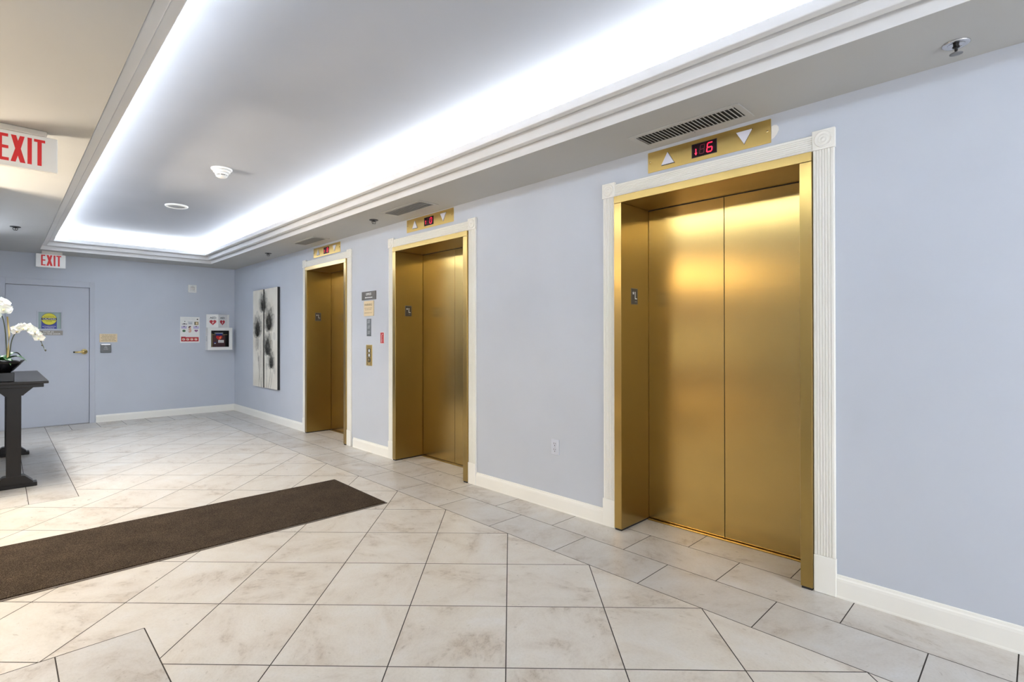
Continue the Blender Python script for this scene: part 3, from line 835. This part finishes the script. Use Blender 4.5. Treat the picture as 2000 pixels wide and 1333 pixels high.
FL.append(('wash2', petal_pts(.21, .80, -PI/2+.25, .22, .08))); FL.append(('wash1', petal_pts(.20, .80, -PI/2-.2, .24, .09)))
FL.append(('wash2', petal_pts(.26, .50, -PI/2, .10, .035))); FL.append(('wash2', petal_pts(.90, .34, -PI/2+.4, .12, .05))); FL.append(('wash1', petal_pts(.62, .40, -PI/2, .13, .05)))
FL.append(('wash1', petal_pts(.88, .86, -PI/2+.6, .13, .06)))
for a in ((.42, .455, 1.20), (.50, .47, 1.2), (.38, .23, .55), (.27, .29, .5), (.62, .62, .54), (.68, .78, .34), (.76, .84, .26), (.40, .36, .9), (.68, .71, .92, .7)):
    FL.append(('inkline', stem_pts(a[0], a[1], a[2], y0=a[3] if len(a) > 3 else 0)))
def canvas(y_left, y_right, lab):
    w_ = y_left-y_right; off = CYL-y_left; h_ = CZ1_-CZ0_
    c_ = empty('canvas_print', RW(y_left, CZ0_)); z0 = .038
    b = MB('canvas_edge'); b.box(0, w_, 0, h_, .0006, z0-.0005); b.build('stretcher', c_)
    b = MB('canvas'); b.box(.001, w_-.001, .001, h_-.001, z0-.0005, z0); b.build('picture_face', c_)
    p = MB('wash1'); zz = z0+.0003
    for m__, P in FL:
        Q = clip([(x-off, y) for x, y in P], .003, w_-.003, .003, h_-.003)
        if len(Q) >= 3:
            zz += .00009; p.m(m__).flat(Q, zz)
    p.build('painted_flowers', c_)
    return tag(c_, lab, 'wall art', 'grey flower diptych')
canvas(CYL, CYM0, 'narrower cream canvas of grey flowers, the one nearer the room corner')
canvas(CYM1, CYR, 'wider cream canvas of grey flowers, the one nearer the elevators')

# ------------------------------------------------------------------ floor mat
m_ = empty('runner_mat', Matrix.Translation((-.83, 4.0, 0)))
b = MB('rubber'); b.prism([(-4.6, -.455), (-.006, -.455), (.008, .455), (-4.6, .455)], .0004, .004); b.build('rubber_backing', m_)
b = MB('carpet'); b.prism([(-4.6, -.440), (-.020, -.440), (-.004, .446), (-4.6, .446)], .0035, .010); b.build('carpet_top', m_)
tag(m_, 'long dark brown carpet runner lying across the pale tiles', 'mat')

# ------------------------------------------------------------------ console table
XC = -2.937
tb = empty('console_table', Matrix.Translation((XC, 7.0, 0)))
b = MB('blackwood'); b.box(-.223, .223, -.97, .97, .898, .920, .003); b.build('table_top', tb)
b = MB('blackwood'); b.box(-.192, .192, -.94, .94, .866, .8975, .003); b.build('apron', tb)
for yy in (-.845, .845):
    lg = MB('blackwood'); lg.box(-.048, .048, yy-.045, yy+.045, .10, .80, .003)
    lo = lg.build('pedestal', tb)
    RY = Matrix.Translation((0, yy, 0)) @ Matrix(((1, 0, 0, 0), (0, 0, 1, 0), (0, 1, 0, 0), (0, 0, 0, 1)))
    k = MB('blackwood'); k.prism([(-.128, .866), (-.064, .803), (-.060, .796), (.060, .796), (.064, .803), (.128, .866)], -.045, .045, RY); k.build('bracket', lo, recalc=True)
    k = MB('blackwood'); k.box(-.152, .152, yy-.05, yy+.05, .0004, .034, .004)
    k.prism([(-.125, .033), (-.125, .046), (-.072, .100), (-.060, .104), (.060, .104), (.072, .100), (.125, .046), (.125, .033)], -.047, .047, RY); k.build('foot', lo, recalc=True)
b = MB('blackwood'); b.box(-.02, .02, -.80, .80, .22, .30, .003); b.build('stretcher', tb)
tag(tb, 'black trestle console table against the wall at the picture edge', 'table')

# ------------------------------------------------------------------ potted orchid
PX, PY, PZ = -3.012, 6.20, .9205
po = empty('potted_orchid', Matrix.Translation((PX, PY, PZ)))
b = MB('blackgloss')
b.box(-.079, .079, -.075, .075, 0, .077, .003)
bo = b.build('square_base', po)
# bowl: square boat with curling corners
b = MB('blackgloss'); b.smooth = True
n = 40; rows = []
prof = [(.055, .077), (.075, .090), (.100, .118), (.128, .148), (.150, .170)]
def sq(k, r, lift):
    a = 2*PI*k/n; c_, s_ = math.cos(a), math.sin(a); m2 = max(abs(c_), abs(s_)); q = (1/m2-1)/.4142
    rr = r*(1+.16*q*lift); return rr*c_, rr*s_, q
for i, (r, z) in enumerate(prof):
    lift = i/(len(prof)-1); ring = []
    for k in range(n):
        a = 2*PI*k/n
        x, y, q = sq(k, r, lift); u = abs(math.cos(2*a))
        ring.append((x, y, z+.012*u*lift**2))
    rows.append(b.verts(ring))
for i, (r, z) in reversed(list(enumerate(prof))):
    lift = i/(len(prof)-1); ring = []
    for k in range(n):
        a = 2*PI*k/n; x, y, q = sq(k, r-.008, lift); u = abs(math.cos(2*a))
        ring.append((x, y, z+.004+.012*u*lift**2))
    rows.append(b.verts(ring))
for a, c_ in zip(rows, rows[1:]):
    for k in range(n): j = (k+1) % n; b.face([a+k, a+j, c_+j, c_+k])
b.face([rows[0]+k for k in reversed(range(n))]); b.face([rows[-1]+k for k in range(n)])
b.build('bowl', po, recalc=True)
b = MB('soil'); b.lathe([(.10, .135), (.08, .150), (.03, .158)], 20); b.build('moss', po)
def strap_leaf(ang, ln, wd, rise, droop):
    lf_ = MB('leaf'); lf_.smooth = True; N = 12; rows_ = []
    for k in range(N+1):
        t_ = k/N; r = ln*t_; z = .150+rise*math.sin(PI*min(1, t_*.75))-droop*t_**2.2
        w_ = wd*math.sin(PI*(.08+.92*t_)**.8)*.98+.001
        row = []
        for u in (-1, -.5, 0, .5, 1):
            x, y = r, u*w_
            row.append((x*math.cos(ang)-y*math.sin(ang), x*math.sin(ang)+y*math.cos(ang), z+abs(u)*w_*.35))
        rows_.append(lf_.verts(row))
    for a, c_ in zip(rows_, rows_[1:]):
        for k in range(4): lf_.face([a+k, a+k+1, c_+k+1, c_+k])
    return lf_.build('leaf', po)
for a, ln, wd, ri, dr_ in ((-.35, .17, .032, .075, .035), (.5, .15, .030, .10, .02), (-1.2, .15, .03, .06, .05), (1.6, .15, .03, .08, .03), (2.7, .15, .032, .09, .02), (3.7, .14, .03, .07, .04), (-.75, .11, .026, .05, .05), (-1.9, .13, .028, .07, .04)):
    strap_leaf(a, ln, wd, ri, dr_)
# world points -> local
LP = lambda x, z, y=0.: (x-PX, y, z-PZ)
b = MB('cane'); b.tube([LP(-2.976, 1.06), LP(-2.972, 1.20), LP(-2.966, 1.32), LP(-2.978, 1.48)], .0075, 10, .006); b.build('support_cane', po)
def bez(p, n=20):
    p = [Vector(q) for q in p]; out = []
    for i in range(n+1):
        t_ = i/n; q = list(p)
        while len(q) > 1: q = [q[k].lerp(q[k+1], t_) for k in range(len(q)-1)]
        out.append(q[0])
    return out
s1 = bez([LP(-2.966, 1.10), LP(-2.955, 1.26), LP(-2.955, 1.33), LP(-2.93, 1.40, -.02), LP(-2.84, 1.42, -.04), LP(-2.78, 1.35, -.05), LP(-2.735, 1.185, -.05)])
s2 = bez([LP(-2.98, 1.10, .01), LP(-2.985, 1.35), LP(-2.99, 1.62, -.02), LP(-3.08, 1.62, -.03), LP(-3.14, 1.48, -.04)])
b = MB('stalk'); b.tube(s1, .0042, 8, .0026); b.build('flower_stem', po)
b = MB('stalk'); b.tube(s2, .0042, 8, .0026); b.build('flower_stem', po)
def blossom(pos, face, size, seed):
    r = random.Random(seed); bl = MB('petal'); bl.smooth = True
    f = Vector(face).normalized(); u = f.cross(Vector((0, 0, 1))).normalized(); v = u.cross(f)
    roll = r.uniform(-.4, .4)
    def P(x, y, z):
        x, y = x*math.cos(roll)-y*math.sin(roll), x*math.sin(roll)+y*math.cos(roll)
        return Vector(pos)+size*(x*u+y*v+z*f)
    for ang, ln, wd in ((PI/2, 1., .42), (PI/2+2.2, .95, .38), (PI/2-2.2, .95, .38), (.12, 1.0, .62), (PI-.12, 1.0, .62)):
        N = 6; rows_ = []
        for k in range(N+1):
            t_ = k/N; w_ = wd*math.sin(PI*(.06+.94*t_)**.75)+.01
            rows_.append(bl.verts([P(ln*t_*math.cos(ang)-s_*w_*math.sin(ang), ln*t_*math.sin(ang)+s_*w_*math.cos(ang), .28*t_*(1-t_)+.10*abs(s_)-.18*t_**2+(.05 if wd > .5 else 0)) for s_ in (-1, -.5, 0, .5, 1)]))
        for a, c_ in zip(rows_, rows_[1:]):
            for k in range(4): bl.face([a+k, a+k+1, c_+k+1, c_+k])
    bl.m('lip')
    rows_ = []
    for k in range(5):
        t_ = k/4; w_ = .16*(1-.6*t_)
        rows_.append(bl.verts([P(s_*w_, -.30*t_, .12+.28*math.sin(PI*t_*.8)+.1*abs(s_)) for s_ in (-1, 0, 1)]))
    for a, c_ in zip(rows_, rows_[1:]):
        for k in range(2): bl.face([a+k, a+k+1, c_+k+1, c_+k])
    return bl.build('blossom', po)
k = 0
for i, off, sz in ((8, (.0, .0, .018), .040), (9, (-.01, .03, .02), .040), (10, (0, -.02, .022), .042), (11, (0, -.02, .016), .046), (12, (.0, .03, .02), .042), (13, (.01, -.02, .018), .045), (14, (.012, .01, .012), .044), (15, (.004, -.02, .008), .048), (16, (.01, .02, .0), .044), (17, (.006, -.02, -.004), .046)):
    k += 1; p = s1[i]+Vector(off); blossom(p, (.45*math.sin(k*1.7)+.15, -1, .25*math.cos(k*2.3)), sz, k)
for i, off, sz in ((10, (.03, -.02, .03), .062), (11, (.02, .0, .06), .062), (12, (.04, -.03, .0), .060), (14, (.01, -.02, .02), .06), (16, (.03, -.03, -.02), .062), (18, (.03, -.02, -.03), .06), (19, (.06, -.02, -.02), .06)):
    k += 1; p = s2[i]+Vector(off); blossom(p, (.5*math.sin(k*1.3)+.2, -1, .3*math.cos(k*2.1)), sz, k)
for i in (18, 19, 20):
    b = MB('bud'); b.lathe([(.001, -.010), (.006, -.004), (.0065, .002), (.002, .010)], 10, Matrix.Translation(s1[i]+Vector((.004*(-1)**i, -.004, 0)))); b.build('bud', po)
tag(po, 'white orchid in a glossy black square bowl on the console table', 'plant')

# ------------------------------------------------------------------ lights
def area(name, loc, sx, sy, power, color, direction, spread=PI):
    l = D.lights.new(name, 'AREA'); l.shape = 'RECTANGLE'; l.size = sx; l.size_y = sy; l.energy = power; l.color = color; l.spread = spread
    o = D.objects.new(name, l); COL.objects.link(o); o.location = loc
    o.rotation_euler = Vector(direction).to_track_quat('-Z', 'Y').to_euler(); return o
COOL = (.89, .94, 1.)
zl = 2.585
ly = (TY0+TY1)/2; ln = TY1-TY0
cove = 40.0                       # watts per metre
def strip(name, a, b, k=1.):
    a, b = Vector(a), Vector(b); d = (b-a).length; c_ = (a+b)/2
    l = D.lights.new(name, 'AREA'); l.shape = 'RECTANGLE'; l.size = d; l.size_y = .03; l.energy = cove*d*k; l.color = COOL
    o = D.objects.new(name, l); COL.objects.link(o); o.location = c_
    ex = (b-a).normalized(); m2 = frame_of(ex, (-ex.y, ex.x, 0), c_)       # Z up
    m2 = m2 @ Matrix.Rotation(PI, 4, 'X'); o.matrix_world = m2
zl = 2.70
strip('cove_tube_right', (TX1+.10, TY0, zl), (TX1+.10, TY1, zl), 1.25)
strip('cove_tube_left', (TX0-.10, TY0, zl), (TX0-.10, TY1, zl), 1.)
strip('cove_tube_far', (TX0, TY1+.10, zl), (TX1, TY1+.10, zl), 1.35)
strip('cove_tube_near', (TX0, TY0-.10, zl), (TX1, TY0-.10, zl), .6)
WARM = (1., .80, .55)
area('lobby_doorway_light', (-9.0, 6.35, 1.15), 1.7, 1.1, 9, (.88, .97, 1.), (1, 0, 0))
area('lobby_warm_uplight', (-4.9, 5.3, 1.6), .9, .9, 330, (1., .87, .70), (.0, .0, 1))  # unseen warm source in the lobby, added to light the left soffit
area('lobby_downlight', (-6.2, 4.0, 2.45), 2.4, 2.4, 120, WARM, (0, 0, -1))
area('far_end_fill', (-3.11, 7.6, 2.495), 4.4, .10, 66, (.93, .96, 1.), (.22, .03, -1), 2.5)  # added fill without a fixture, brightens the far floor and walls
area('corridor_end_fill', (-1.6, -3.9, 1.35), 3.2, 2.4, 58, (.95, .97, 1.), (0, 1, 0))  # added fill behind the camera, lifts the walls
area('behind_camera_fill', (-1.6, -3.0, 2.45), 1.6, 1.2, 85, (.98, .97, .95), (0, .35, -1))  # added overhead fill out of view, lifts floor and walls

wd = D.worlds.new('World'); bpy.context.scene.world = wd; wd.use_nodes = True
bg = wd.node_tree.nodes['Background']; bg.inputs['Color'].default_value = (.8, .82, .9, 1); bg.inputs['Strength'].default_value = .2

# ------------------------------------------------------------------ camera
F, PCX, PCY, YAW, PIT, ROL = 1015.82016, 976.48871, 654.34084, .76572, .00427, -.00086
fw = Vector((math.sin(YAW)*math.cos(PIT), math.cos(YAW)*math.cos(PIT), math.sin(PIT)))
r = Vector((math.cos(YAW), -math.sin(YAW), 0)); u = r.cross(fw)
r, u = math.cos(ROL)*r+math.sin(ROL)*u, -math.sin(ROL)*r+math.cos(ROL)*u
cam = D.cameras.new('camera'); co = D.objects.new('camera', cam); COL.objects.link(co)
m3 = Matrix((r, u, -fw)).transposed().to_4x4(); m3.translation = Vector((-3.02393, 0, 1.3)); co.matrix_world = m3
cam.sensor_fit = 'HORIZONTAL'; cam.sensor_width = 36; cam.lens = F/2000*36
cam.shift_x = (1000-PCX)/2000; cam.shift_y = (PCY-666.5)/2000
cam.clip_start = .02; cam.clip_end = 100
sc = bpy.context.scene; sc.camera = co
sc.view_settings.view_transform = 'Standard'; sc.view_settings.look = 'None'; sc.view_settings.exposure = .33; sc.view_settings.gamma = 1
sc.cycles.use_denoising = True
sc.cycles.max_bounces = 12; sc.cycles.diffuse_bounces = 8
